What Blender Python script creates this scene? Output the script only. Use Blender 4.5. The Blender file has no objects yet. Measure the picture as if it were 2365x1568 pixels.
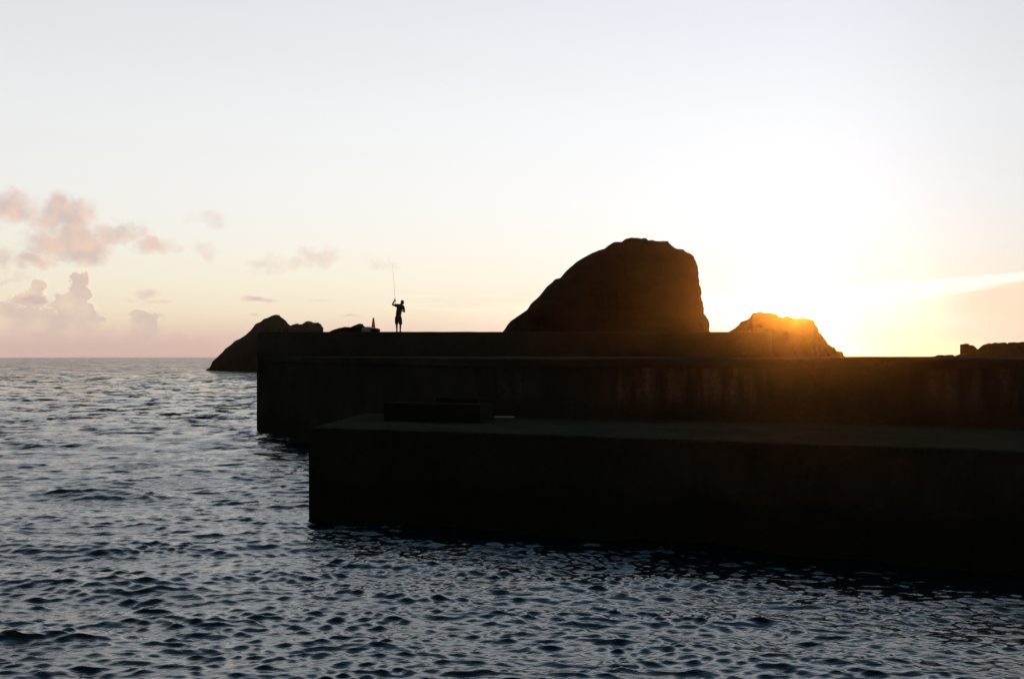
import bpy, bmesh, math, random
import numpy as np
from mathutils import Vector, noise as mnoise

random.seed(7)
rng = np.random.default_rng(11)
S = bpy.context.scene
COL = S.collection
R = math.radians

# ------------------------------------------------------------------ camera
H = 4.10                    # eye height above the water
F = 2496.0                  # focal length in units of a 2365 px wide picture
CX, CY = 1182.5, 819.2      # principal column / eye-level row in that picture
cam = bpy.data.cameras.new('camera')
cam.sensor_width = 36.0
cam.lens = 36.0 * F / 2365.0
cam.shift_y = (CY - 784.0) / 2365.0
cam.clip_start = 0.1
cam.clip_end = 40000
cam_o = bpy.data.objects.new('camera', cam)
cam_o.location = (0, 0, H)
cam_o.rotation_euler = (R(90), 0, 0)
COL.objects.link(cam_o)
S.camera = cam_o

S.view_settings.view_transform = 'Standard'
S.view_settings.look = 'None'
S.view_settings.exposure = 0.0
S.view_settings.gamma = 1.0
S.cycles.use_denoising = True
S.cycles.denoiser = 'OPENIMAGEDENOISE'
S.cycles.max_bounces = 6
S.cycles.volume_bounces = 0
S.cycles.sample_clamp_indirect = 6.0

# ------------------------------------------------------------------ sun
SUN_AZ = math.atan((1838 - CX) / F)
SUN_EL = math.atan((CY - 711) / F)
sun_dir = Vector((math.sin(SUN_AZ) * math.cos(SUN_EL), math.cos(SUN_AZ) * math.cos(SUN_EL), math.sin(SUN_EL)))
sl = bpy.data.lights.new('sun', 'SUN')
sl.energy = 4.6
sl.angle = R(0.5)
sl.color = (1.0, 0.315, 0.03)
sun_o = bpy.data.objects.new('sun', sl)
sun_o.rotation_euler = sun_dir.to_track_quat('Z', 'Y').to_euler()
sun_o.location = sun_dir * 300
COL.objects.link(sun_o)

# ------------------------------------------------------------------ node helper
class NT:
    def __init__(self, tree):
        self.t = tree; self.n = tree.nodes; self.l = tree.links
    def node(self, typ, **kw):
        nd = self.n.new(typ)
        for k, v in kw.items(): setattr(nd, k, v)
        return nd
    def set(self, sock, v):
        if isinstance(v, bpy.types.NodeSocket): self.l.new(v, sock)
        elif v is not None: sock.default_value = v
    def math(self, op, a, b=None, c=None, clamp=False):
        nd = self.node('ShaderNodeMath', operation=op, use_clamp=clamp)
        self.set(nd.inputs[0], a); self.set(nd.inputs[1], b)
        if c is not None: self.set(nd.inputs[2], c)
        return nd.outputs[0]
    def vmath(self, op, a, b=None, c=None, out=0):
        nd = self.node('ShaderNodeVectorMath', operation=op)
        self.set(nd.inputs[0], a)
        if b is not None: self.set(nd.inputs[1], b)
        if c is not None: self.set(nd.inputs[2], c)
        return nd.outputs[out]
    def maprange(self, v, a, b, c=0.0, d=1.0, interp='SMOOTHSTEP'):
        nd = self.node('ShaderNodeMapRange', interpolation_type=interp, clamp=True)
        for i, x in enumerate((v, a, b, c, d)): self.set(nd.inputs[i], x)
        return nd.outputs[0]
    def mix(self, f, a, b, blend='MIX'):
        nd = self.node('ShaderNodeMix', data_type='RGBA', blend_type=blend)
        nd.clamp_factor = True
        self.set(nd.inputs[0], f); self.set(nd.inputs[6], a); self.set(nd.inputs[7], b)
        return nd.outputs[2]
    def noise(self, vec, scale, detail=4, rough=0.5, dist=0.0, dims='3D', out=0):
        nd = self.node('ShaderNodeTexNoise', noise_dimensions=dims)
        self.set(nd.inputs['Vector'], vec); self.set(nd.inputs['Scale'], scale)
        self.set(nd.inputs['Detail'], detail); self.set(nd.inputs['Roughness'], rough)
        self.set(nd.inputs['Distortion'], dist)
        return nd.outputs[out]
    def ramp(self, f, stops):
        nd = self.node('ShaderNodeValToRGB')
        cr = nd.color_ramp
        while len(cr.elements) < len(stops): cr.elements.new(0.5)
        for e, (p, c) in zip(cr.elements, stops):
            e.position = p; e.color = tuple(c) + (1,) if len(c) == 3 else c
        self.set(nd.inputs[0], f)
        return nd.outputs[0]
    def comb(self, x, y, z=0.0):
        nd = self.node('ShaderNodeCombineXYZ')
        for i, v in enumerate((x, y, z)): self.set(nd.inputs[i], v)
        return nd.outputs[0]
    def sep(self, v):
        nd = self.node('ShaderNodeSeparateXYZ'); self.set(nd.inputs[0], v)
        return nd.outputs

def C4(r, g, b): return (r, g, b, 1.0)

# ------------------------------------------------------------------ world: evening sky
world = bpy.data.worlds.new('World')
S.world = world
world.use_nodes = True
wt = NT(world.node_tree)
wt.n.clear()
out = wt.node('ShaderNodeOutputWorld')
bg = wt.node('ShaderNodeBackground')
wt.l.new(bg.outputs[0], out.inputs[0])
K = 1000.0
def sky_pt(px, py):
    """direction (azimuth, elevation) of a point, in 1/1000 rad"""
    u = (px - CX) / F; v = (CY - py) / F
    az = math.atan(u); el = math.atan(v * math.cos(az))
    return az * K, el * K
PX = K / F
tc = wt.node('ShaderNodeTexCoord')
dirn = tc.outputs['Generated']
dx, dy, dz = wt.sep(dirn)
az = wt.math('MULTIPLY', wt.math('ARCTAN2', dx, dy), K)
el = wt.math('MULTIPLY', wt.math('ARCSINE', dz), K)
P = wt.comb(az, el, 0.0)
elp = wt.math('MAXIMUM', el, 0.0)
t = wt.math('SQRT', wt.math('DIVIDE', elp, K * math.pi / 2))
def ep(deg): return math.sqrt(deg / 90.0)
base = wt.ramp(t, [
    (ep(0.0), (.70, .48, .41)), (ep(0.9), (.76, .56, .46)), (ep(2.2), (.90, .77, .57)),
    (ep(3.8), (.93, .86, .70)), (ep(5.6), (.93, .89, .79)), (ep(8), (.91, .90, .86)),
    (ep(12), (.875, .89, .89)), (ep(18.8), (.76, .79, .835)), (ep(23), (.94, .965, 1.01)), (ep(31), (1.15, 1.18, 1.26)),  # brighter stops above the view, added to brighten the water's reflections
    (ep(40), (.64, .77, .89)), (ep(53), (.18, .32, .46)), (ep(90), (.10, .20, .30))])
cs = wt.vmath('DOT_PRODUCT', dirn, tuple(sun_dir), out=1)
th = wt.math('DEGREES', wt.math('ARCCOSINE', wt.math('MINIMUM', cs, 1.0)))
fall = wt.ramp(wt.math('DIVIDE', th, 180.0), [
    (0, (1.04,)*3), (20/180, (1.02,)*3), (42/180, (.94,)*3), (60/180, (.60,)*3), (80/180, (.24,)*3),
    (100/180, (.09,)*3), (125/180, (.035,)*3), (1, (.02,)*3)])
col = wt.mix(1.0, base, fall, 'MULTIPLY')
# blue tint round the hidden sun, added to whiten its orange glow; faint warm aureole
g1 = wt.math('POWER', 2.718, wt.math('DIVIDE', th, -7.0))
g2 = wt.math('POWER', 2.718, wt.math('DIVIDE', th, -16.0))
def scale_col(c, f):
    nd = wt.node('ShaderNodeVectorMath', operation='SCALE')
    wt.set(nd.inputs[0], c); wt.set(nd.inputs['Scale'], f)
    return nd.outputs[0]
col = wt.vmath('ADD', col, scale_col((.02, .10, .32), g1))
col = wt.vmath('ADD', col, scale_col((.03, .028, .022), g2))

# sky colour darkened towards the far right, imitating lens vignetting
rd = wt.math('MULTIPLY', wt.maprange(az, 250, 480, 0, .13), wt.maprange(az, 1600, 700))
col = scale_col(col, wt.math('SUBTRACT', 1.0, rd))
# physical sky under it all
nish = wt.node('ShaderNodeTexSky', sky_type='NISHITA')
nish.sun_disc = False
nish.sun_elevation = SUN_EL
nish.sun_rotation = SUN_AZ
nish.altitude = 0
nish.air_density = 1.0
nish.dust_density = 1.5
nish.ozone_density = 1.0
NISH = 0.002
col = wt.vmath('ADD', col, scale_col(nish.outputs[0], NISH))

# ---- clouds (density in sky directions, lit from the sun's side)
def blob(pt, px, py, rx, ry, w=1.0, pw=2.0):
    a, e = sky_pt(px, py)
    d = wt.vmath('SUBTRACT', pt, (a, e, 0))
    d = wt.vmath('MULTIPLY', d, (1 / (rx * PX), 1 / (ry * PX), 0))
    ln = wt.vmath('LENGTH', d, out=1)
    return wt.maprange(ln, 1.0, 0.0, 0.0, w, 'SMOOTHSTEP')
def field(pt, blobs):
    acc = None
    for b in blobs:
        v = blob(pt, *b)
        acc = v if acc is None else wt.math('MAXIMUM', acc, v)
    return acc
warp = wt.noise(P, 1 / (55 * PX), 4, 0.55, out=1)
warp = wt.vmath('SUBTRACT', warp, (.5, .5, .5))
def warped(pt, amp):
    nd = wt.node('ShaderNodeVectorMath', operation='MULTIPLY_ADD')
    wt.set(nd.inputs[0], warp); wt.set(nd.inputs[1], (amp * PX, amp * PX, 0)); wt.set(nd.inputs[2], pt)
    return nd.outputs[0]
# 1. loose pink altocumulus, upper left
PINK = [(25, 480, 95, 55, .95), (140, 500, 110, 70, 1.05), (190, 560, 95, 65, 1.15), (120, 565, 110, 50, .95),
        (270, 535, 95, 38, .85), (345, 575, 75, 40, .75), (70, 605, 80, 30, .75), (0, 590, 60, 40, .7),
        (470, 510, 70, 45, .42), (480, 578, 60, 30, .40), (400, 580, 40, 25, .35), (20, 640, 90, 20, .4),
        (615, 610, 75, 40, .48), (740, 588, 80, 42, .52), (690, 612, 90, 30, .42), (888, 605, 70, 25, .40),
        (-120, 540, 160, 80, .9), (-330, 470, 220, 90, .9)]
f1 = field(warped(P, 90), PINK)
n1 = wt.noise(P, 1 / (75 * PX), 6, 0.58)
d1 = wt.math('ADD', f1, wt.math('MULTIPLY', wt.math('SUBTRACT', n1, .5), 1.25))
a1 = wt.math('MULTIPLY', wt.maprange(d1, .0, .95), wt.maprange(f1, 0.02, .3))
n1b = wt.noise(wt.vmath('ADD', P, (14 * PX, -16 * PX, 0)), 1 / (75 * PX), 4, 0.55)
s1 = wt.maprange(wt.math('SUBTRACT', n1, n1b), -.16, .16)
c1 = wt.mix(s1, C4(.63, .51, .47), C4(.86, .58, .47))
col = wt.mix(wt.math('MULTIPLY', a1, .86), col, c1)
# 2. cumulus bank on the horizon, left, crisp tops
CUM = [(176, 636, 24, 20, 1.0), (201, 640, 24, 24, 1.0), (186, 662, 38, 34, 1.05), (206, 672, 24, 30, 1.0), (180, 705, 52, 46, 1.1), (154, 692, 34, 26, .95), (200, 718, 40, 40, 1.05), (132, 712, 34, 22, .9), (95, 658, 30, 24, 1.05), (90, 678, 30, 26, 1.0), (72, 692, 66, 26, 1.0),
       (60, 740, 110, 50, 1.1), (170, 745, 80, 60, 1.1), (-60, 720, 130, 60, 1.1), (322, 728, 32, 26, .9), (346, 734, 40, 32, .95), (330, 752, 54, 34, .95), (405, 778, 40, 18, .85), (470, 786, 46, 16, .85), (530, 790, 40, 18, .85), (262, 774, 60, 24, .9),
       (340, 770, 60, 30, .9), (60, 800, 200, 60, 1.2), (250, 800, 160, 38, 1.1), (420, 805, 160, 36, 1.0), (230, 738, 20, 10, .7),
       (560, 812, 120, 30, .85), (-260, 740, 200, 90, 1.1)]
def cum_density(pt):
    nd = wt.node('ShaderNodeVectorMath', operation='MULTIPLY_ADD')
    w2 = wt.vmath('SUBTRACT', wt.noise(pt, 1 / (17 * PX), 3, 0.5, out=1), (.5, .5, .5))
    wt.set(nd.inputs[0], w2); wt.set(nd.inputs[1], (20 * PX, 20 * PX, 0)); wt.set(nd.inputs[2], warped(pt, 24))
    f = field(nd.outputs[0], CUM)
    n = wt.noise(pt, 1 / (26 * PX), 7, 0.62)
    m = wt.noise(pt, 1 / (9 * PX), 5, 0.6)
    f = wt.math('ADD', f, wt.math('MULTIPLY', wt.math('SUBTRACT', m, .5), .55))
    return wt.math('ADD', f, wt.math('MULTIPLY', wt.math('SUBTRACT', n, .5), 1.0))
d2 = cum_density(P)
a2 = wt.math('MULTIPLY', wt.maprange(d2, .24, .44), wt.maprange(field(P, CUM), .0, .12))
d2b = cum_density(wt.vmath('ADD', P, (8 * PX, 4 * PX, 0)))
rim = wt.math('MULTIPLY', wt.maprange(d2b, .40, .20), wt.maprange(el, sky_pt(0, 738)[1], sky_pt(0, 700)[1], 0, .95))
n2 = wt.noise(P, 1 / (60 * PX), 4, 0.5)
body = wt.mix(wt.maprange(n2, .35, .68), C4(.69, .54, .47), C4(.83, .65, .50))
body = wt.mix(wt.maprange(el, sky_pt(0, 800)[1], sky_pt(0, 745)[1]), C4(.68, .49, .43), body)
c2 = wt.mix(rim, body, C4(.96, .82, .66))
fade2 = wt.maprange(az, sky_pt(560, 800)[0], sky_pt(330, 800)[0], .3, .93)
col = wt.mix(wt.math('MULTIPLY', a2, fade2), col, c2)
# 3. small mauve bars
BARS = [(75, 694, 62, 20, .95), (590, 692, 80, 14, .85), (620, 694, 40, 12, .7), (590, 727, 42, 8, .55), (735, 693, 70, 8, .5), (812, 733, 55, 9, .65),
        (340, 676, 55, 26, .75), (370, 698, 80, 12, .6), (300, 692, 40, 14, .5), (235, 740, 24, 12, .6), (720, 625, 70, 14, .3)]
f3 = field(warped(P, 22), BARS)
n3 = wt.noise(wt.vmath('MULTIPLY', P, (.45, 1, 1)), 1 / (14 * PX), 4, 0.55)
d3 = wt.math('ADD', f3, wt.math('MULTIPLY', wt.math('SUBTRACT', n3, .5), .6))
a3 = wt.math('MULTIPLY', wt.maprange(d3, .25, .85), wt.maprange(f3, .02, .2))
c3 = wt.mix(wt.maprange(n1, .4, .65), C4(.56, .43, .45), C4(.84, .58, .49))
col = wt.mix(wt.math('MULTIPLY', a3, .72), col, c3)
# 4. thin bright sheet of cloud low on the right, peach wedge beneath its edge
wv = wt.noise(wt.vmath('MULTIPLY', P, (.12, 1, 1)), 1 / (16 * PX), 5, 0.55)
wvo = wt.math('MULTIPLY', wt.math('SUBTRACT', wv, .5), 16 * PX)
azr, elr = sky_pt(2365, 627)
azl, ell = sky_pt(1640, 676)
slope = (elr - ell) / (azr - azl)
line = wt.math('MULTIPLY_ADD', wt.math('SUBTRACT', az, azl), slope, ell)
below = wt.math('SUBTRACT', wt.math('ADD', line, wvo), el)          # >0 : under the edge
sheet = wt.math('MULTIPLY', wt.maprange(below, 0.0, 5 * PX), wt.maprange(below, 230 * PX, 20 * PX))
sheet = wt.math('MULTIPLY', sheet, wt.maprange(az, sky_pt(900, 700)[0], sky_pt(1700, 700)[0]))
col = wt.vmath('ADD', col, scale_col((.26, .22, .17), sheet))
azw = wt.maprange(az, sky_pt(2060, 660)[0], sky_pt(2420, 660)[0], 0, 1, 'LINEAR')
top_w = wt.math('MULTIPLY_ADD', azw, -40 * PX, 52 * PX)
wedge = wt.math('MULTIPLY', wt.maprange(wt.math('SUBTRACT', below, top_w), -8 * PX, 8 * PX),
                wt.maprange(below, wt.math('MULTIPLY_ADD', azw, 150 * PX, 56 * PX), wt.math('MULTIPLY_ADD', azw, 30 * PX, 50 * PX)))
wedge = wt.math('MULTIPLY', wedge, wt.maprange(az, sky_pt(2040, 660)[0], sky_pt(2300, 660)[0]))
col = wt.mix(wt.math('MULTIPLY', wedge, .8), col, C4(.94, .70, .54))
low_r = wt.math('MULTIPLY', wt.maprange(el, sky_pt(2200, 720)[1], sky_pt(2200, 815)[1]), wt.maprange(az, sky_pt(1930, 800)[0], sky_pt(2260, 800)[0]))
col = wt.mix(wt.math('MULTIPLY', low_r, .75), col, C4(.95, .74, .61))
# thin pale streaks left of the stack
st = wt.noise(wt.vmath('MULTIPLY', P, (.06, 1, 1)), 1 / (11 * PX), 3, 0.5)
fs = wt.math('MULTIPLY', blob(P, 1080, 700, 260, 34, 1.0), wt.maprange(st, .48, .66))
col = wt.vmath('ADD', col, scale_col((.09, .10, .11), fs))
# below the horizon
col = wt.mix(wt.maprange(el, -1.0, -12.0), col, C4(.05, .06, .08))
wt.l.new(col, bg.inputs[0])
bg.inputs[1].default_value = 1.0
world.cycles.sampling_method = 'MANUAL'
world.cycles.sample_map_resolution = 1024

# ------------------------------------------------------------------ object helpers
def link(o, parent=None):
    COL.objects.link(o)
    if parent is not None: o.parent = parent
    return o
def tag(o, label=None, cat=None, group=None, kind=None):
    if label: o['label'] = label
    if cat: o['category'] = cat
    if group: o['group'] = group
    if kind: o['kind'] = kind
    return o
def empty(name, loc, label, cat, group=None):
    o = bpy.data.objects.new(name, None); o.location = loc; o.empty_display_size = .3
    link(o); return tag(o, label, cat, group)
def from_bm(name, bm, mat, parent=None, smooth=False):
    me = bpy.data.meshes.new(name)
    bmesh.ops.recalc_face_normals(bm, faces=bm.faces[:])
    bm.to_mesh(me); bm.free()
    me.materials.append(mat)
    if smooth:
        for p in me.polygons: p.use_smooth = True
    o = bpy.data.objects.new(name, me)
    return link(o, parent)
def wx(px, d): return (px - CX) / F * d
def wz(py, d): return H + (CY - py) / F * d

# ------------------------------------------------------------------ materials
def new_mat(name, diffuse=False):
    m = bpy.data.materials.new(name); m.use_nodes = True
    n = NT(m.node_tree); n.n.clear()
    o = n.node('ShaderNodeOutputMaterial'); b = n.node('ShaderNodeBsdfDiffuse' if diffuse else 'ShaderNodeBsdfPrincipled')
    n.l.new(b.outputs[0], o.inputs[0])
    return m, n, b
def simple(name, col, rough=.6, var=.25, scale=20, bump=.0, spec=None):
    m, n, b = new_mat(name)
    tcn = n.node('ShaderNodeTexCoord').outputs['Object']
    nz = n.noise(tcn, scale, 4)
    lo = tuple(c * (1 - var) for c in col) + (1,); hi = tuple(min(1, c * (1 + var)) for c in col) + (1,)
    n.l.new(n.mix(nz, lo, hi), b.inputs['Base Color'])
    b.inputs['Roughness'].default_value = rough
    if spec is not None: b.inputs['Specular IOR Level'].default_value = spec
    if bump:
        bp = n.node('ShaderNodeBump'); bp.inputs['Strength'].default_value = bump
        bp.inputs['Distance'].default_value = .02
        n.l.new(nz, bp.inputs['Height']); n.l.new(bp.outputs[0], b.inputs['Normal'])
    return m

# rock
def rock_mat(name, c0, c1, scale):
    m, n, b = new_mat(name, True)
    p = n.node('ShaderNodeTexCoord').outputs['Object']
    big = n.noise(p, .25 * scale, 6, .6)
    fine = n.noise(p, 2.2 * scale, 8, .65)
    strat = n.noise(n.vmath('MULTIPLY', p, (.35, .35, 2.2)), .8 * scale, 5, .6)
    cc = n.mix(n.maprange(big, .35, .68), C4(*c0), C4(*c1))
    cc = n.mix(n.maprange(strat, .5, .72, 0, .5), cc, C4(*(x * .5 for x in c0)))
    n.l.new(cc, b.inputs['Color'])
    b.inputs['Roughness'].default_value = .9
    h = n.math('ADD', n.math('MULTIPLY', strat, .5), fine)
    bp = n.node('ShaderNodeBump'); bp.inputs['Strength'].default_value = .8; bp.inputs['Distance'].default_value = .25 / scale
    n.l.new(h, bp.inputs['Height']); n.l.new(bp.outputs[0], b.inputs['Normal'])
    return m
M_rock = rock_mat('dark_basalt', (.026, .025, .018), (.050, .046, .034), 1.0)
M_far = rock_mat('headland_rock', (.011, .012, .009), (.018, .018, .013), .3)
M_block = rock_mat('rubble_stone', (.022, .024, .017), (.04, .042, .032), 3.0)

# weathered concrete
def concrete_mat(name, base, pale, stain, streak_amt, spec=.03):
    m, n, b = new_mat(name, True)
    geo = n.node('ShaderNodeNewGeometry')
    p = geo.outputs['Position']
    x, y, z = n.sep(p)
    big = n.noise(p, .45, 6, .6)
    fine = n.noise(p, 9.0, 8, .7)
    drip = n.noise(n.vmath('MULTIPLY', p, (1.6, 1.6, .22)), 1.7, 6, .65)
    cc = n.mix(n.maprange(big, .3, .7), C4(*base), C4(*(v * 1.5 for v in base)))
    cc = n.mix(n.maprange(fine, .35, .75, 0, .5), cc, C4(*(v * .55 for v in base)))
    # thin pale streaks over the surface
    pale_streak = n.maprange(n.noise(n.vmath('MULTIPLY', p, (.35, 1.6, 1)), 1.3, 6, .65), .56, .72)
    cc = n.mix(n.math('MULTIPLY', pale_streak, streak_amt), cc, C4(*pale))
    # lime streaks hanging under the capping, and a dark tide band near the water
    zone = n.math('MULTIPLY', n.maprange(z, stain[0], stain[1]), n.maprange(z, stain[3], stain[2]))
    lime = n.math('MULTIPLY', n.math('MULTIPLY', n.maprange(drip, .34, .76), n.maprange(fine, .25, .65)), zone)
    lime = n.math('MULTIPLY', lime, n.maprange(n.noise(p, .18, 2, .5), .38, .62))
    lime = n.math('MULTIPLY', lime, n.maprange(x, -2.0, .5))
    cc = n.mix(lime, cc, C4(*pale))
    weed = n.maprange(n.math('ADD', z, n.math('MULTIPLY', n.math('SUBTRACT', big, .5), 1.2)), 1.25, .7)
    cc = n.mix(n.math('MULTIPLY', weed, .45), cc, C4(.020, .028, .016))
    n.l.new(cc, b.inputs['Color'])
    b.inputs['Roughness'].default_value = .8
    bp = n.node('ShaderNodeBump'); bp.inputs['Strength'].default_value = .7; bp.inputs['Distance'].default_value = .03
    n.l.new(n.math('ADD', n.math('MULTIPLY', fine, .5), big), bp.inputs['Height'])
    n.l.new(bp.outputs[0], b.inputs['Normal'])
    return m
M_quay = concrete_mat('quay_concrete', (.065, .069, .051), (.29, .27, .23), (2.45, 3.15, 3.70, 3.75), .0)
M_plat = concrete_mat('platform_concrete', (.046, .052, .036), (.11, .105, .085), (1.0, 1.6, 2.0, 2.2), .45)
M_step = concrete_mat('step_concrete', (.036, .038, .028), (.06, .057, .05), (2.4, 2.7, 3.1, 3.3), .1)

# ------------------------------------------------------------------ sea
def build_sea():
    m, n, b = new_mat('sea_water')
    p = n.node('ShaderNodeNewGeometry').outputs['Position']
    q = n.vmath('MULTIPLY', p, (.42, 1.0, 1.0))
    b.inputs['Base Color'].default_value = C4(.004, .013, .021)
    b.inputs['Roughness'].default_value = .085
    b.inputs['IOR'].default_value = 1.82
    b.inputs['Specular IOR Level'].default_value = .5
    dist = n.vmath('LENGTH', p, out=1)
    h1 = n.noise(q, 5.0, 4, .55, .3)
    f1 = n.maprange(dist, 12, 70, .030, .055)
    bp = n.node('ShaderNodeBump'); bp.inputs['Strength'].default_value = 1.0; bp.inputs['Distance'].default_value = 1.0
    n.l.new(n.math('MULTIPLY', h1, f1), bp.inputs['Height'])
    # facets of the chop too small for the mesh far out
    v1 = n.noise(n.vmath('MULTIPLY', p, (.75, 1.0, 1.0)), 1.3, 3, .6, out=1)
    v2 = n.noise(n.vmath('MULTIPLY', p, (.55, 1.0, 1.0)), .40, 3, .6, out=1)
    v1 = n.vmath('SUBTRACT', v1, (.5, .5, .5)); v2 = n.vmath('SUBTRACT', v2, (.5, .5, .5))
    grp = n.maprange(n.noise(n.vmath('MULTIPLY', p, (.4, 1.0, 1.0)), .05, 3, .5), .35, .65, .55, 1.25)
    k1 = n.math('MULTIPLY', n.maprange(dist, 18, 80, 0, 4.2), grp)
    k2 = n.math('MULTIPLY', n.maprange(dist, 25, 90, 0, 3.4), grp)
    def sc(v, f):
        nd = n.node('ShaderNodeVectorMath', operation='SCALE'); n.set(nd.inputs[0], v); n.set(nd.inputs['Scale'], f); return nd.outputs[0]
    tilt = n.vmath('ADD', sc(v1, k1), sc(v2, k2))
    tilt = n.vmath('MULTIPLY', tilt, (.8, 1.1, 0))
    # wave fronts lean in towards the shore
    tilt = n.vmath('ADD', tilt, n.comb(0.0, n.maprange(dist, 50, 350, 0, -.19), 0.0))
    nrm = n.vmath('NORMALIZE', n.vmath('ADD', bp.outputs[0], tilt))
    n.l.new(nrm, b.inputs['Normal'])

    # rings round the near shore, fine where seen close, coarse far off
    r = [7.0]
    while r[-1] < 1600:
        x = r[-1]
        f = .0020 if x < 45 else .0024 if x < 80 else (.0042 if x < 250 else (.012 if x < 1500 else .03))
        r.append(x * (1 + f))
    r = np.array(r)
    a_in = np.radians(np.arange(-40, 40.0001, .095))
    a_out = np.radians(np.arange(42, 318.5, 2.9))
    a = np.concatenate([a_in, a_out])
    A, RR = np.meshgrid(a, r)
    X = RR * np.sin(A); Y = RR * np.cos(A)
    sp = np.maximum(np.gradient(r)[:, None] * np.ones_like(A), RR * np.where(((A > R(40.5))), 0.05, .00166))
    Z = np.zeros_like(X); DX = np.zeros_like(X); DY = np.zeros_like(X)
    g = np.random.default_rng(5)
    # calmer water in the lee of the platform, at the right
    calm = 1 - .55 * np.clip((X - 3.0) / 7.0, 0, 1) * np.clip((28 - Y) / 10, 0, 1)
    NW = 180
    for i in range(NW):
        u = (i + g.random()) / NW
        lam = .125 * (4.5 / .125) ** u
        spread = .40 if lam < 2 else .32
        th_ = math.radians(-97) + g.normal() * spread          # running in towards the quay and the camera
        k = 2 * math.pi / lam
        kx, ky = k * math.cos(th_), k * math.sin(th_)
        s = .052 * math.exp(-((math.log(lam / .225)) / .9) ** 2) * (.5 + g.random())   # steepness of this component
        s = max(s, .0125 if lam < 1.2 else .018)
        amp = s / k
        w = np.clip((lam / sp - 2.2) / 2.5, 0, 1)
        if w.max() <= 0: continue
        ph = kx * X + ky * Y + g.random() * 6.283
        c_, s_ = np.cos(ph), np.sin(ph)
        wa = w * amp * (calm if lam < 3 else 1)
        # group modulation, so the chop comes and goes in patches
        kg = k * .11
        tg = g.random() * 6.283
        wa = wa * (1 + .75 * np.sin(kg * (math.cos(tg) * X + math.sin(tg) * Y) + g.random() * 6.283))
        Z += wa * c_
        DX -= .8 * wa * (kx / k) * s_
        DY -= .8 * wa * (ky / k) * s_
    X = X + DX; Y = Y + DY
    nr, na = A.shape
    co = np.stack([X, Y, Z], -1).reshape(-1, 3).astype(np.float32)
    i0 = np.arange(nr * na).reshape(nr, na)
    j1 = np.roll(i0, -1, axis=1)
    q_ = np.stack([i0[:-1], i0[1:], j1[1:], j1[:-1]], -1).reshape(-1, 4)
    # inner disc under the camera
    c_idx = len(co)
    co = np.vstack([co, [[0, 0, 0]]]).astype(np.float32)
    tri = np.stack([np.full(na, c_idx), i0[0], j1[0]], -1)
    me = bpy.data.meshes.new('water')
    nq, ntri = len(q_), len(tri)
    me.vertices.add(len(co)); me.vertices.foreach_set('co', co.ravel())
    loops = np.concatenate([q_.ravel(), tri.ravel()]).astype(np.int32)
    me.loops.add(len(loops)); me.loops.foreach_set('vertex_index', loops)
    starts = np.concatenate([np.arange(nq) * 4, nq * 4 + np.arange(ntri) * 3]).astype(np.int32)
    me.polygons.add(nq + ntri); me.polygons.foreach_set('loop_start', starts)
    me.update(calc_edges=True); me.validate()
    me.polygons.foreach_set('use_smooth', np.ones(nq + ntri, dtype=bool))
    me.materials.append(m)
    o = bpy.data.objects.new('water', me)
    link(o)
    tag(o, 'choppy dark blue sea reflecting the evening sky', None, kind='structure')
build_sea()

# ------------------------------------------------------------------ rocks lofted along their ridge
def resample(pts, step):
    pts = [Vector(p) for p in pts]
    o = [pts[0]]
    for a_, b_ in zip(pts, pts[1:]):
        L = (b_ - a_).length; k = max(1, int(round(L / step)))
        for i in range(1, k + 1): o.append(a_.lerp(b_, i / k))
    return o
def loft_rock(name, outline, d, depth, zb, mat, label, cat='rock', step=4, rough=.05, bulge=.8, nscale=.35, sharp=.6, d_end=None, seg=44, kind=None, group=None):
    """outline: ridge line; the rock falls away in front of and behind it"""
    pts = resample(outline, step)
    n = len(pts)
    cols = []
    for i, p in enumerate(pts):
        dd = d if d_end is None else d + (d_end - d) * i / (n - 1)
        cols.append((wx(p.x, dd), wz(p.y, dd), dd))
    top = max(c[1] for c in cols)
    xs = [c[0] for c in cols]
    x0, x1 = min(xs), max(xs)
    bear = .5 * (x0 + x1) / (.5 * (cols[0][2] + cols[-1][2]))     # the rock's length axis
    bm = bmesh.new()
    rows = []
    for (x, z, dd) in cols:
        hrel = max(.02, (z - zb) / (top - zb))
        e = min(1.0, max(0.0, min(x - x0, x1 - x) / (.22 * (x1 - x0)) ))
        half = depth * (hrel ** .55) * (.35 + .65 * math.sqrt(e))
        yr = dd + bulge * .8 * mnoise.noise(Vector((x * nscale * .6, 3.1, dd * .01)))
        row = []
        for s in range(seg + 1):
            tt = math.pi * s / seg
            c_, s_ = math.cos(tt), math.sin(tt)
            yy = yr - half * math.copysign(abs(c_) ** .8, c_)
            zz = zb + (z - zb) * s_ ** sharp
            pv = Vector((x, yy, zz))
            edge = 1 - s_ ** 8                       # keep the ridge itself where it is
            f = mnoise.fractal(pv * nscale, 1.0, 2.1, 6)
            f2 = mnoise.fractal(pv * nscale * 3.7 + Vector((9, 2, 5)), 1.0, 2.1, 4)
            yy += (-1 if c_ > 0 else 1) * bulge * f * edge
            row.append(bm.verts.new((x + bear * (yy - dd) + rough * 1.6 * f2, yy, zz + rough * f2 * (1 if zz > zb + .3 else 0))))
        rows.append(row)
    for a_, b_ in zip(rows, rows[1:]):
        for s in range(seg):
            bm.faces.new((a_[s], a_[s + 1], b_[s + 1], b_[s]))
    bm.faces.new(rows[0]); bm.faces.new(rows[-1][::-1])
    o = from_bm(name, bm, mat, smooth=False)
    if kind: tag(o, label, None, group, kind)
    else: tag(o, label, cat, group)
    return o

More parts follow.
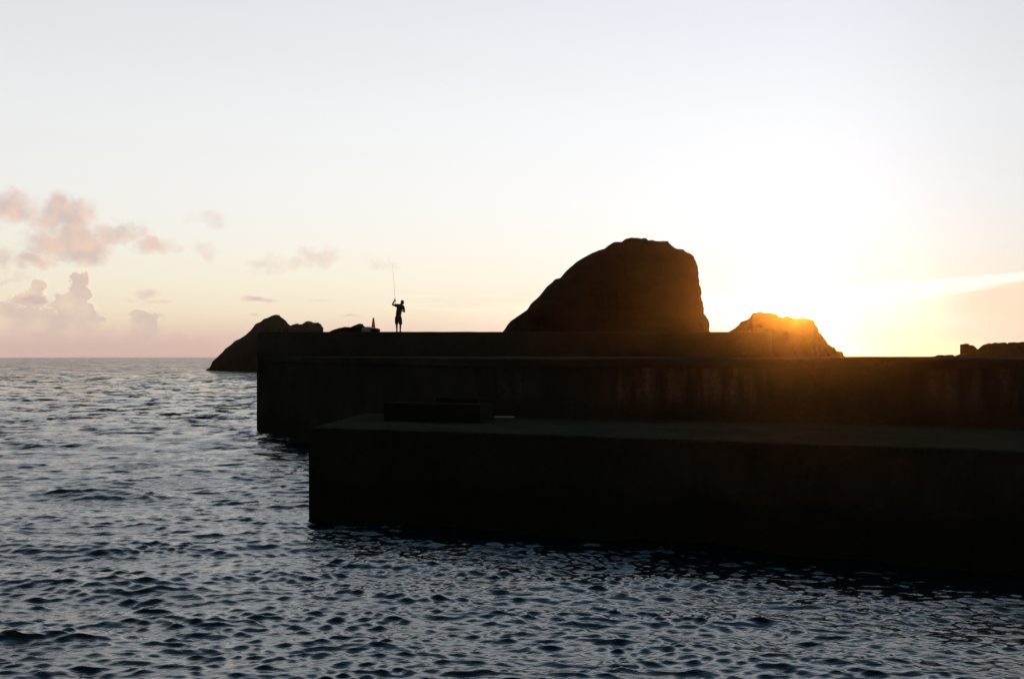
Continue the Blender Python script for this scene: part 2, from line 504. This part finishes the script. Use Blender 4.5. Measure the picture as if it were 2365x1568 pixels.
STACK = [(1085, 832), (1120, 806), (1150, 782), (1164, 765), (1171.6, 752), (1184, 739.6), (1219, 716), (1230, 701), (1250, 681), (1264.5, 663), (1282.7, 645.6),
         (1297, 642), (1313.7, 621), (1330, 606.6), (1348, 595.7), (1366.5, 586), (1384.7, 578.6), (1395.6, 576.5), (1403, 570), (1419, 560),
         (1437.5, 561), (1443, 554.6), (1454, 552), (1468.5, 552.8), (1480, 553), (1483.8, 551.3), (1497.6, 556.8), (1519.5, 559), (1537.7, 562), (1548.6, 570),
         (1557.7, 575.8), (1576, 579), (1588.6, 584.8), (1596, 588), (1603, 601), (1609, 628), (1606.5, 637.6), (1607, 667), (1616, 692), (1623, 721),
         (1630.6, 739.6), (1635, 765), (1640, 800), (1648, 850), (1655, 900)]
loft_rock('sea_stack', STACK, 76, 6.5, -1.2, M_rock, 'tall rounded dark rock with a sheer right side standing behind the pier', step=3, rough=.12, bulge=.9, nscale=.33)
CRAG = [(1600, 905), (1620, 860), (1640, 810), (1660, 785), (1683.3, 766), (1696, 758.6), (1707, 750.5), (1710.6, 743.3), (1727, 737.8), (1734, 732), (1739.8, 722), (1752.6, 721.4), (1763.5, 723),
        (1778, 722), (1792.6, 728), (1805, 734), (1818, 730.5), (1831, 736), (1843.6, 735), (1862, 736), (1874.6, 739.6), (1880, 745), (1887.4, 765), (1898, 776),
        (1912.8, 794), (1927.4, 807), (1942, 812.5), (1949, 821.6), (1954, 830), (1970, 850), (1990, 900)]
loft_rock('sea_crag', CRAG, 88, 4.5, -1.2, M_rock, 'smaller flat-topped crag with the low sun right behind it', step=2.6, rough=.10, bulge=.7, nscale=.45)
HEAD = [(471, 856.5), (474.6, 855), (486, 847.4), (492, 834), (503.5, 823.3), (513, 814.6), (520.8, 805), (532.4, 797.3), (542, 788), (553.6, 782.9), (569, 773),
        (580.6, 762.6), (590, 749), (601.8, 744.3), (607.5, 738.5), (615.3, 736.6), (626.8, 730.2), (635.5, 728.3), (644.2, 729.9), (653.8, 736.6),
        (661.5, 747.2), (667.3, 755), (680, 790), (700, 840), (712, 862)]
loft_rock('headland', HEAD, 286, 23, -1.0, M_far, 'distant sloping headland running down to the sea left of the pier end', step=2.2, rough=.22, bulge=3, nscale=.09, d_end=264)
HUMP = [(640, 862), (655, 800), (664, 762), (671.2, 752.6), (680.8, 750.5), (696.2, 750), (705.8, 743.7), (713.6, 742.8), (721.3, 746.8), (733.8, 746.2),
        (738.6, 752), (742.5, 760.7), (750, 790), (770, 850)]
loft_rock('headland', HUMP, 254, 14, -1.0, M_far, 'lower far rock with a notched top between the headland and the traffic cone', step=2.2, rough=.34, bulge=2, nscale=.12)

# ------------------------------------------------------------------ prisms with worn edges
def prism(bm, poly, z0, z1, bevel=.04, cut=1.2, wear=.015, seed=0):
    """vertical-sided block over a plan polygon, edges chamfered and worn"""
    b = bmesh.new()
    pts = []
    n = len(poly)
    for i in range(n):
        a_, c_ = Vector(poly[i]), Vector(poly[(i + 1) % n])
        L = (c_ - a_).length; k = max(1, min(140, int(L / cut)))
        for j in range(k): pts.append(a_.lerp(c_, j / k))
    lo = [b.verts.new((p.x, p.y, z0)) for p in pts]
    hi = [b.verts.new((p.x, p.y, z1)) for p in pts]
    m = len(pts)
    for i in range(m): b.faces.new((lo[i], lo[(i + 1) % m], hi[(i + 1) % m], hi[i]))
    b.faces.new(hi); b.faces.new(lo[::-1])
    bmesh.ops.recalc_face_normals(b, faces=b.faces[:])
    es = [e for e in b.edges if abs(e.verts[0].co.z - z1) < 1e-5 and abs(e.verts[1].co.z - z1) < 1e-5]
    if bevel: bmesh.ops.bevel(b, geom=es, offset=bevel, segments=2, affect='EDGES', profile=.6)
    if wear:
        for v in b.verts:
            f = mnoise.fractal(v.co * 1.3 + Vector((seed, 0, 0)), 1, 2, 4)
            g_ = mnoise.fractal(v.co * 1.3 + Vector((0, seed + 5, 0)), 1, 2, 4)
            v.co.x += wear * f; v.co.y += wear * g_; v.co.z += wear * .7 * f
    me = bpy.data.meshes.new('tmp'); b.to_mesh(me); b.free(); bm.from_mesh(me); bpy.data.meshes.remove(me)

QZ = 3.996
pier = empty('harbour_pier', (-6, 45, 0), 'long dark concrete pier with a raised sea wall, running behind the lower platform', 'pier')
def local(poly, o): return [(x - o.location.x, y - o.location.y) for x, y in poly]
WALL = [(-14.0, 59.3), (-1.05, 32.2), (8.4, 29.1), (22, 24.4), (60, 11)]
BACK = [(60, 60), (-14.0, 61)]
def offs(poly, d):
    o = []
    for i, p in enumerate(poly):
        a_ = Vector(poly[max(0, i - 1)]); c_ = Vector(poly[min(len(poly) - 1, i + 1)])
        t_ = (c_ - a_).normalized(); nn = Vector((t_.y, -t_.x))    # to the harbour side
        o.append((p[0] - nn.x * d, p[1] - nn.y * d))
    return o
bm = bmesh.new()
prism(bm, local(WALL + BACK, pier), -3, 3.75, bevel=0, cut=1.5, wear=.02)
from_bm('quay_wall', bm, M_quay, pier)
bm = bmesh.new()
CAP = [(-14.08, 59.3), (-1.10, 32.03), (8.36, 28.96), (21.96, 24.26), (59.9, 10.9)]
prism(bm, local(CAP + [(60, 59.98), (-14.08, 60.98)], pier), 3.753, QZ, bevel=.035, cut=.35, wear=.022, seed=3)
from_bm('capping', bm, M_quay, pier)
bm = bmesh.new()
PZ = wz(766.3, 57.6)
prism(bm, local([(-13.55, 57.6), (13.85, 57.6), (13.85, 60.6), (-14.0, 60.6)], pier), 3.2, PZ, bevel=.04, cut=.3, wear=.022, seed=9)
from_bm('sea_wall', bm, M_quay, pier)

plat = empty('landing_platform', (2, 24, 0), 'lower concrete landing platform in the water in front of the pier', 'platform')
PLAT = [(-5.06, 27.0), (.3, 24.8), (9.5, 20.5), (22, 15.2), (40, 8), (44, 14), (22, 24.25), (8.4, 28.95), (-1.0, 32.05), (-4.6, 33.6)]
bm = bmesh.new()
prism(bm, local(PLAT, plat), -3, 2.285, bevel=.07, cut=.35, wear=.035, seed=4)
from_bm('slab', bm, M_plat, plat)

# stepped concrete block at the platform's back corner
stp = empty('concrete_steps', (wx(1017, 29.6), 29.6, 2.285), 'low dark stepped concrete block standing on the platform against the pier', 'steps')
ang = -.38
def rot(poly): return [(x * math.cos(ang) - y * math.sin(ang), x * math.sin(ang) + y * math.cos(ang)) for x, y in poly]
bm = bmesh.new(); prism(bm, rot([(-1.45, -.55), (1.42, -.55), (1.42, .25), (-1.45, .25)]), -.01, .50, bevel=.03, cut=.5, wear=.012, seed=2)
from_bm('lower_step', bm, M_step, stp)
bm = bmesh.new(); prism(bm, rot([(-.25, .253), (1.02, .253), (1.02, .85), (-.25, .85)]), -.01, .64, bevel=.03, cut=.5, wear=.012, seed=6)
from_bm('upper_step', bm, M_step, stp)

# pale sliver added as a stand-in for a bright spot on the platform
M_pale = simple('pale_sliver', (.62, .60, .55), .5, .25, 14, .2)
bm = bmesh.new()
d0 = 31.0
prism(bm, [(-.30, -.03), (.10, -.045), (.27, -.01), (.26, .03), (-.02, .05), (-.29, .035)], 0, .045, bevel=.008, cut=.1, wear=.006)
pb = from_bm('sliver', bm, M_pale)
pb.location = (wx(1166, d0), d0, 2.29); pb.rotation_euler = (R(7), 0, R(-4))
tag(pb, 'short pale sliver added on the platform at the foot of the pier wall', 'sliver')

# ------------------------------------------------------------------ things on the sea wall, left
D1 = 58.6
LOW = [(752, 800), (757, 770), (761.8, 765.5), (769.5, 761.7), (785, 756.8), (796.5, 754.9), (810, 755.3), (819.6, 751), (829.2, 747.6), (837, 748), (839.8, 752), (848, 758), (856, 768), (862, 800)]
loft_rock('boulder', LOW, 62.6, 1.3, 1.0, M_block, 'low dark boulder rising behind the sea wall next to the white sack', step=1.6, rough=.02, bulge=.12, nscale=1.4, seg=30)

def lumpy(name, size, mat, seed, amp=.18, fl=.0):
    bm = bmesh.new()
    bmesh.ops.create_icosphere(bm, subdivisions=4, radius=1.0)
    for v in bm.verts:
        c = v.co.copy()
        f = mnoise.fractal(c * 1.7 + Vector((seed, seed * .7, 0)), 1, 2, 5)
        v.co = c * (1 + amp * f)
        v.co = Vector([math.copysign(abs(q) ** .72, q) for q in v.co])
        v.co = Vector((v.co.x * size[0], v.co.y * size[1], max(v.co.z, -.72) * size[2]))
    zmin = min(v.co.z for v in bm.verts)
    for v in bm.verts: v.co.z -= zmin
    return from_bm(name, bm, mat, smooth=True)
M_sack = simple('white_woven_sack', (.55, .55, .56), .7, .3, 30, .5)
sk = lumpy('sack', (wx(866, D1) / 2 - wx(837, D1) / 2, .22, .17), M_sack, 3, .14)
sk.location = (wx(851, 58.3), 58.3, PZ - .01)
tag(sk, 'crumpled greyish white sack on the sea wall beside the traffic cone', 'sack')
M_net = simple('dark_fishing_net', (.035, .04, .035), .95, .5, 60, .8)
nt = lumpy('net_heap', (.27, .26, .12), M_net, 8, .25)
nt.location = (wx(866, 58.25), 58.25, PZ - .008)
tag(nt, 'small dark heap of netting at the foot of the traffic cone', 'net')

# traffic cone
cone = empty('traffic_cone', (wx(862.5, 58.75), 58.75, PZ - .005), 'orange red traffic cone with a pale band standing on the sea wall', 'traffic cone')
M_cone = simple('orange_rubber', (.62, .10, .045), .5, .12, 12)
cn = NT(M_cone.node_tree)
ctr = cn.node('ShaderNodeBsdfTranslucent'); ctr.inputs[0].default_value = C4(.85, .16, .06)
cmx = cn.node('ShaderNodeMixShader'); cmx.inputs[0].default_value = .38
cou = [q for q in cn.n if q.type == 'OUTPUT_MATERIAL'][0]; cpb = [q for q in cn.n if q.type == 'BSDF_PRINCIPLED'][0]
cn.l.new(cpb.outputs[0], cmx.inputs[1]); cn.l.new(ctr.outputs[0], cmx.inputs[2]); cn.l.new(cmx.outputs[0], cou.inputs[0])
M_band = simple('pale_band', (.62, .60, .58), .4, .1, 12)
M_base = simple('black_rubber', (.03, .03, .03), .7, .2, 20)
def lathe(prof, seg=32):
    bm = bmesh.new(); rings = []
    for r_, z_ in prof:
        rings.append([bm.verts.new((r_ * math.cos(2 * math.pi * i / seg), r_ * math.sin(2 * math.pi * i / seg), z_)) for i in range(seg)])
    for a_, b_ in zip(rings, rings[1:]):
        for i in range(seg): bm.faces.new((a_[i], a_[(i + 1) % seg], b_[(i + 1) % seg], b_[i]))
    bm.faces.new(rings[0][::-1]); bm.faces.new(rings[-1])
    return bm
CH = .80
def cr(z): return .150 + (.022 - .135) * (z - .03) / (CH - .03)
from_bm('cone_body', lathe([(cr(.03), .03), (cr(.3), .3), (cr(.5), .5), (cr(.7), .7), (cr(CH - .02), CH - .02), (.018, CH)]), M_cone, cone, True)
from_bm('reflective_band', lathe([(cr(.50) + .003, .50), (cr(.62) + .003, .62)]), M_band, cone, True)
bm = bmesh.new(); prism(bm, [(-.19, -.19), (.19, -.19), (.19, .19), (-.19, .19)], 0, .035, bevel=.01, cut=1, wear=0)
from_bm('cone_base', bm, M_base, cone)

# ------------------------------------------------------------------ the angler
def skin_mesh(name, chains, mat, parent=None, sub=2, root=0, fat=1.28):
    """chains: list of lists of (x,y,z,radius) ; equal points are shared"""
    vs, rad, es, key = [], [], [], {}
    def vid(p):
        k_ = (round(p[0], 4), round(p[1], 4), round(p[2], 4))
        if k_ not in key:
            key[k_] = len(vs); vs.append(p[:3]); rad.append(p[3] if isinstance(p[3], tuple) else (p[3], p[3]))
        return key[k_]
    for ch in chains:
        ids = [vid(p) for p in ch]
        es += list(zip(ids, ids[1:]))
    me = bpy.data.meshes.new(name); me.from_pydata(vs, es, []); me.update()
    o = bpy.data.objects.new(name, me); COL.objects.link(o)
    md = o.modifiers.new('skin', 'SKIN'); md.use_smooth_shade = True
    for i, d in enumerate(me.skin_vertices[0].data):
        d.radius = (rad[i][0] * fat, rad[i][1] * fat); d.use_root = (i == root)
    sd = o.modifiers.new('sub', 'SUBSURF'); sd.levels = sub; sd.render_levels = sub
    dg = bpy.context.evaluated_depsgraph_get()
    me2 = bpy.data.meshes.new_from_object(o.evaluated_get(dg))
    bpy.data.objects.remove(o); bpy.data.meshes.remove(me)
    me2.name = name; me2.materials.clear(); me2.materials.append(mat)
    for p in me2.polygons: p.use_smooth = True
    o = bpy.data.objects.new(name, me2)
    return link(o, parent)
def join_into(o, others):
    bm = bmesh.new(); bm.from_mesh(o.data)
    for q in others:
        bm.from_mesh(q.data)
    bm.to_mesh(o.data); bm.free()
    for q in others:
        me = q.data; bpy.data.objects.remove(q); bpy.data.meshes.remove(me)
    for p in o.data.polygons: p.use_smooth = True
M_skin = simple('tanned_skin', (.30, .17, .11), .6, .1, 8)
M_shirt = simple('dark_shirt', (.05, .05, .045), .9, .2, 30)
M_short = simple('dark_shorts', (.04, .038, .035), .9, .2, 30)
M_hair = simple('black_hair', (.015, .013, .012), .7, .3, 60)
M_shoe = simple('dark_shoes', (.03, .03, .03), .7, .2, 30)
PD = 58.7
pman = empty('person', (wx(920.5, PD), PD, PZ - .004), 'person in t-shirt and knee-length shorts casting with one arm raised, standing on the sea wall', 'person')
pel = (-.012, 0, .86, (.15, .105))
body = skin_mesh('body', [
    [pel, (.0, .0, .98, (.145, .10)), (.025, .01, 1.14, (.155, .11)), (.055, .01, 1.30, (.165, .115)), (.085, .0, 1.42, (.13, .09)), (.13, .01, 1.50, (.052, .055)), (.155, .025, 1.535, (.05, .055)),
     (.20, .035, 1.575, (.078, .092)), (.212, .035, 1.64, (.070, .082))],
    [(.085, .0, 1.42, (.13, .09)), (-.085, -.01, 1.455, .062), (-.20, -.02, 1.468, .047), (-.325, -.03, 1.475, .040), (-.295, -.015, 1.58, .038), (-.235, 0, 1.70, .027), (-.215, .0, 1.745, .026)],
    [(.085, .0, 1.42, (.13, .09)), (.235, .0, 1.39, .062), (.285, .01, 1.25, .048), (.325, .01, 1.10, .040), (.265, .13, 1.13, .036), (.19, .26, 1.18, .027), (.165, .295, 1.20, .026)],
    [pel, (-.095, .0, .74, .085), (-.10, .015, .60, .072), (-.10, .02, .47, .052), (-.095, .0, .34, .050), (-.088, -.015, .12, .034), (-.088, -.02, .05, .036), (-.095, .10, .028, .032), (-.10, .16, .022, .026)],
    [pel, (.075, .0, .74, .085), (.09, .015, .60, .072), (.10, .02, .47, .053), (.10, .0, .34, .051), (.092, -.015, .12, .034), (.09, -.02, .05, .036), (.105, .10, .028, .032), (.115, .16, .022, .026)],
], M_skin, pman, 2, 0)
# face, ears, hands (welded into the same body mesh)
extra = [skin_mesh('nose', [[(.206, .105, 1.60, .016), (.208, .135, 1.578, .014), (.206, .118, 1.566, .011)]], M_skin),
         skin_mesh('ear', [[(.125, .03, 1.60, .014), (.118, .02, 1.58, .012)]], M_skin),
         skin_mesh('ear', [[(.285, .03, 1.60, .014), (.292, .02, 1.58, .012)]], M_skin),
         skin_mesh('jaw', [[(.18, .09, 1.535, .03), (.205, .105, 1.53, .028), (.23, .09, 1.535, .03)]], M_skin)]
def hand(w, pd, nd, sd, s=1.0):
    """w wrist, pd along the palm, nd palm normal (grip side), sd thumb side"""
    w, pd, nd, sd = map(Vector, (w, pd, nd, sd))
    o = [skin_mesh('palm', [[tuple(w) + (.024,), tuple(w + pd * .045) + ((.036, .018),), tuple(w + pd * .085) + ((.034, .016),)]], M_skin)]
    for i, L in enumerate((.072, .08, .075, .058)):
        b0 = w + pd * .08 + sd * (.028 - .0185 * i)
        p1 = b0 + pd * L * .35 + nd * .006
        p2 = p1 + pd * L * .12 + nd * L * .36
        p3 = p2 - pd * L * .25 + nd * L * .12
        o.append(skin_mesh('finger', [[tuple(b0) + (.0095,), tuple(p1) + (.009,), tuple(p2) + (.0085,), tuple(p3) + (.0075,)]], M_skin, sub=1, fat=1.1))
    t0 = w + pd * .03 + sd * .028
    o.append(skin_mesh('finger', [[tuple(t0) + (.012,), tuple(t0 + sd * .022 + pd * .02 + nd * .012) + (.0105,), tuple(t0 + sd * .018 + pd * .045 + nd * .03) + (.009,)]], M_skin, sub=1, fat=1.1))
    return o
extra += hand((-.215, .0, 1.742), (.10, .05, 1.0), (.9, .35, -.1), (-.3, .95, 0))
extra += hand((.165, .295, 1.20), (-.75, .55, .25), (-.3, -.2, -.9), (-.55, -.75, .35))
join_into(body, extra)
skin_mesh('shirt', [
    [(-.006, 0, .84, (.172, .128)), (.0, .0, .98, (.165, .122)), (.025, .01, 1.14, (.172, .128)), (.055, .01, 1.30, (.180, .130)), (.085, .0, 1.415, (.145, .105)), (.12, .01, 1.475, (.07, .07))],
    [(.085, .0, 1.415, (.145, .105)), (-.085, -.01, 1.452, .078), (-.19, -.02, 1.465, .062), (-.225, -.021, 1.468, .060)],
    [(.085, .0, 1.415, (.145, .105)), (.235, .0, 1.385, .078), (.28, .01, 1.26, .066), (.29, .01, 1.22, .064)]], M_shirt, pman, 2, 0, 1.34)
skin_mesh('shorts', [
    [(-.01, 0, .95, (.150, .118)), (-.012, 0, .85, (.165, .125))],
    [(-.012, 0, .85, (.165, .125)), (-.096, .0, .73, .098), (-.102, .015, .60, .090), (-.105, .02, .47, .078), (-.105, .018, .42, .076)],
    [(-.012, 0, .85, (.165, .125)), (.076, .0, .73, .098), (.092, .015, .60, .090), (.105, .02, .47, .080), (.106, .018, .41, .078)]], M_short, pman, 2, 0)
hb = lumpy('hair', (.088, .10, .095), M_hair, 4, .06)
hb.parent = pman; hb.location = (.207, .018, 1.585)
for sx in (-1, 1):
    x_ = -.088 if sx < 0 else .09
    skin_mesh('shoe', [[(x_, -.05, .045, (.043, .042)), (x_ + sx * .004, .03, .04, (.046, .036)), (x_ + sx * .012, .13, .034, (.046, .03)), (x_ + sx * .02, .19, .028, (.036, .024))]], M_shoe, pman, 2, 0)

# fishing rod, held up in the raised hand
rx0 = (wx(920.5, PD) - .200, PD + .03, PZ - .004 + 1.80)
rod = empty('fishing_rod', rx0, 'long thin fishing rod held up by the angler, tip bent to the left', 'fishing rod')
M_rod = simple('pale_rod_blank', (.45, .32, .18), .35, .1, 10)
M_grip = simple('cork_grip', (.28, .19, .11), .8, .2, 40)
M_reel = simple('dark_reel', (.06, .06, .06), .4, .1, 20)
def tube(pts, seg=10):
    bm = bmesh.new(); rings = []
    pts = [(Vector(p[:3]), p[3]) for p in pts]
    for i, (p, r_) in enumerate(pts):
        t_ = (pts[min(i + 1, len(pts) - 1)][0] - pts[max(0, i - 1)][0]).normalized()
        a_ = t_.orthogonal().normalized(); b_ = t_.cross(a_)
        rings.append([bm.verts.new(p + r_ * (math.cos(2 * math.pi * k / seg) * a_ + math.sin(2 * math.pi * k / seg) * b_)) for k in range(seg)])
    for a_, b_ in zip(rings, rings[1:]):
        for k in range(seg): bm.faces.new((a_[k], a_[(k + 1) % seg], b_[(k + 1) % seg], b_[k]))
    bm.faces.new(rings[0][::-1]); bm.faces.new(rings[-1])
    return bm
def rp(s):   # point along the rod, s in 0..1
    return Vector((-.155 * s - .05 * s * s + .04 * s * (1 - s), .35 * s, 2.02 * s))
from_bm('rod_blank', tube([(*rp(i / 24), .006 * (1 - i / 24) + .003) for i in range(25)]), M_rod, rod, True)
from_bm('rod_grip', tube([(.022, -.06, -.30, .015), (.016, -.04, -.2, .0165), (.008, -.02, -.1, .0155), (.0, .0, .0, .016), (*rp(.04), .013)]), M_grip, rod, True)
rl = from_bm('reel', lathe([(.012, -.035), (.032, -.03), (.034, -.01), (.024, 0), (.024, .02), (.034, .03), (.03, .035)], 20), M_reel, rod, True)
rl.location = (.02, .045, -.07); rl.rotation_euler = (R(12), 0, 0)
for s in (.25, .42, .58, .72, .85, 1.0):
    bm = bmesh.new()
    rr = .014 * (1.15 - s) + .004
    ring = [rp(s) + Vector((rr * math.cos(a_), rr + rr * math.sin(a_) + .004, 0)) for a_ in [2 * math.pi * k / 12 for k in range(13)]]
    from_bm('line_guide', tube([(*p, .0016) for p in ring], 6), M_reel, rod, True)

# ------------------------------------------------------------------ rubble and blocks at the right end
DR = 80
def rub_px(sx, sy): return ((2500 + sx / 3.733) * .7556, (1000 + sy / 3.733) * .7556)
RIDGE = [(1950, 900), (1990, 860), (2060, 842), (2120, 833)] + [rub_px(*p) for p in [(1530, 345), (1560, 328), (1640, 302), (1700, 280), (1760, 270), (1800, 262), (1830, 250), (1870, 212), (1940, 186), (2000, 179), (2060, 182), (2140, 176), (2180, 203), (2260, 230), (2350, 232)]] + [(2400, 826), (2440, 800), (2500, 790), (2580, 810), (2660, 900)]
RIDGE = [(x, y if x < 2390 else y - 12) for x, y in RIDGE]
loft_rock('rubble_mound', RIDGE, DR, 4.0, -1.0, M_block, 'dark stony mound at the far right end behind the pier', cat='mound', step=1.6, rough=.10, bulge=.3, nscale=1.1, seg=36)
def stone(poly_px, d, dep, label, seed):
    """block with a given front outline, real thickness, worn edges"""
    pts = [(wx(*[x, d]), wz(*[y, d])) for x, y in poly_px]
    cx_ = sum(p[0] for p in pts) / len(pts); zb_ = min(p[1] for p in pts)
    b = bmesh.new()
    fr = [b.verts.new((p[0] - cx_, -dep / 2, p[1] - zb_)) for p in pts]
    bk = [b.verts.new(((p[0] - cx_) * .92 + .02, dep / 2, (p[1] - zb_) * .96)) for p in pts]
    m_ = len(pts)
    for i in range(m_): b.faces.new((fr[i], fr[(i + 1) % m_], bk[(i + 1) % m_], bk[i]))
    b.faces.new(fr[::-1]); b.faces.new(bk)
    bmesh.ops.recalc_face_normals(b, faces=b.faces[:])
    bmesh.ops.bevel(b, geom=b.edges[:], offset=.02, segments=2, affect='EDGES', profile=.6)
    o = from_bm('stone_block', b, M_block)
    o.location = (cx_, d, zb_); o.rotation_euler[2] = 0
    tag(o, label, 'stone block', 'blocks on the skyline at the right')
    return o
def Z5(l): return [rub_px(*p) for p in l]
stone(Z5([(1330, 375), (1332, 332), (1355, 328), (1378, 314), (1405, 316), (1428, 322), (1440, 375)]), 52, .5, 'leftmost low block on the pier skyline, with a stepped top', 1)
stone(Z5([(1462, 375), (1466, 320), (1480, 313), (1522, 314), (1534, 328), (1540, 375)]), 52, .5, 'small block just right of the leftmost low block on the pier skyline', 2)
stone(Z5([(1640, 345), (1640, 194), (1662, 187), (1690, 187), (1702, 205), (1738, 204), (1770, 226), (1802, 262), (1802, 345)]), DR - .3, .9, 'largest upright block with a straight left edge and a sloping right side', 3)
stone(Z5([(2186, 260), (2184, 176), (2200, 171), (2240, 172), (2250, 180), (2262, 260)]), DR - .3, .7, 'upright block between the rounded mound top and the block at the right edge', 4)
stone(Z5([(2274, 260), (2272, 178), (2290, 172), (2330, 166), (2400, 168), (2410, 260)]), DR - .3, .8, 'upright block cut by the right edge of the photo', 5)

# ------------------------------------------------------------------ added air volume, scattering sunlight to imitate lens glow
HZ_DENS = 0.00008
m = bpy.data.materials.new('glow_scatter'); m.use_nodes = True
hn = NT(m.node_tree); hn.n.clear()
ho = hn.node('ShaderNodeOutputMaterial'); pv = hn.node('ShaderNodeVolumePrincipled')
pv.inputs['Color'].default_value = C4(.95, .93, .9)
pv.inputs['Density'].default_value = HZ_DENS
pv.inputs['Anisotropy'].default_value = .963
hn.l.new(pv.outputs[0], ho.inputs['Volume'])
bm = bmesh.new()
bmesh.ops.create_cube(bm, size=1.0)
hz = from_bm('glow_haze', bm, m)
hz.scale = (3600, 3600, 21.4)
hz.location = (0, 0, -4.5 + 10.7)
tag(hz, 'thin scattering volume added to imitate lens glow over the sea and pier', None, kind='stuff')
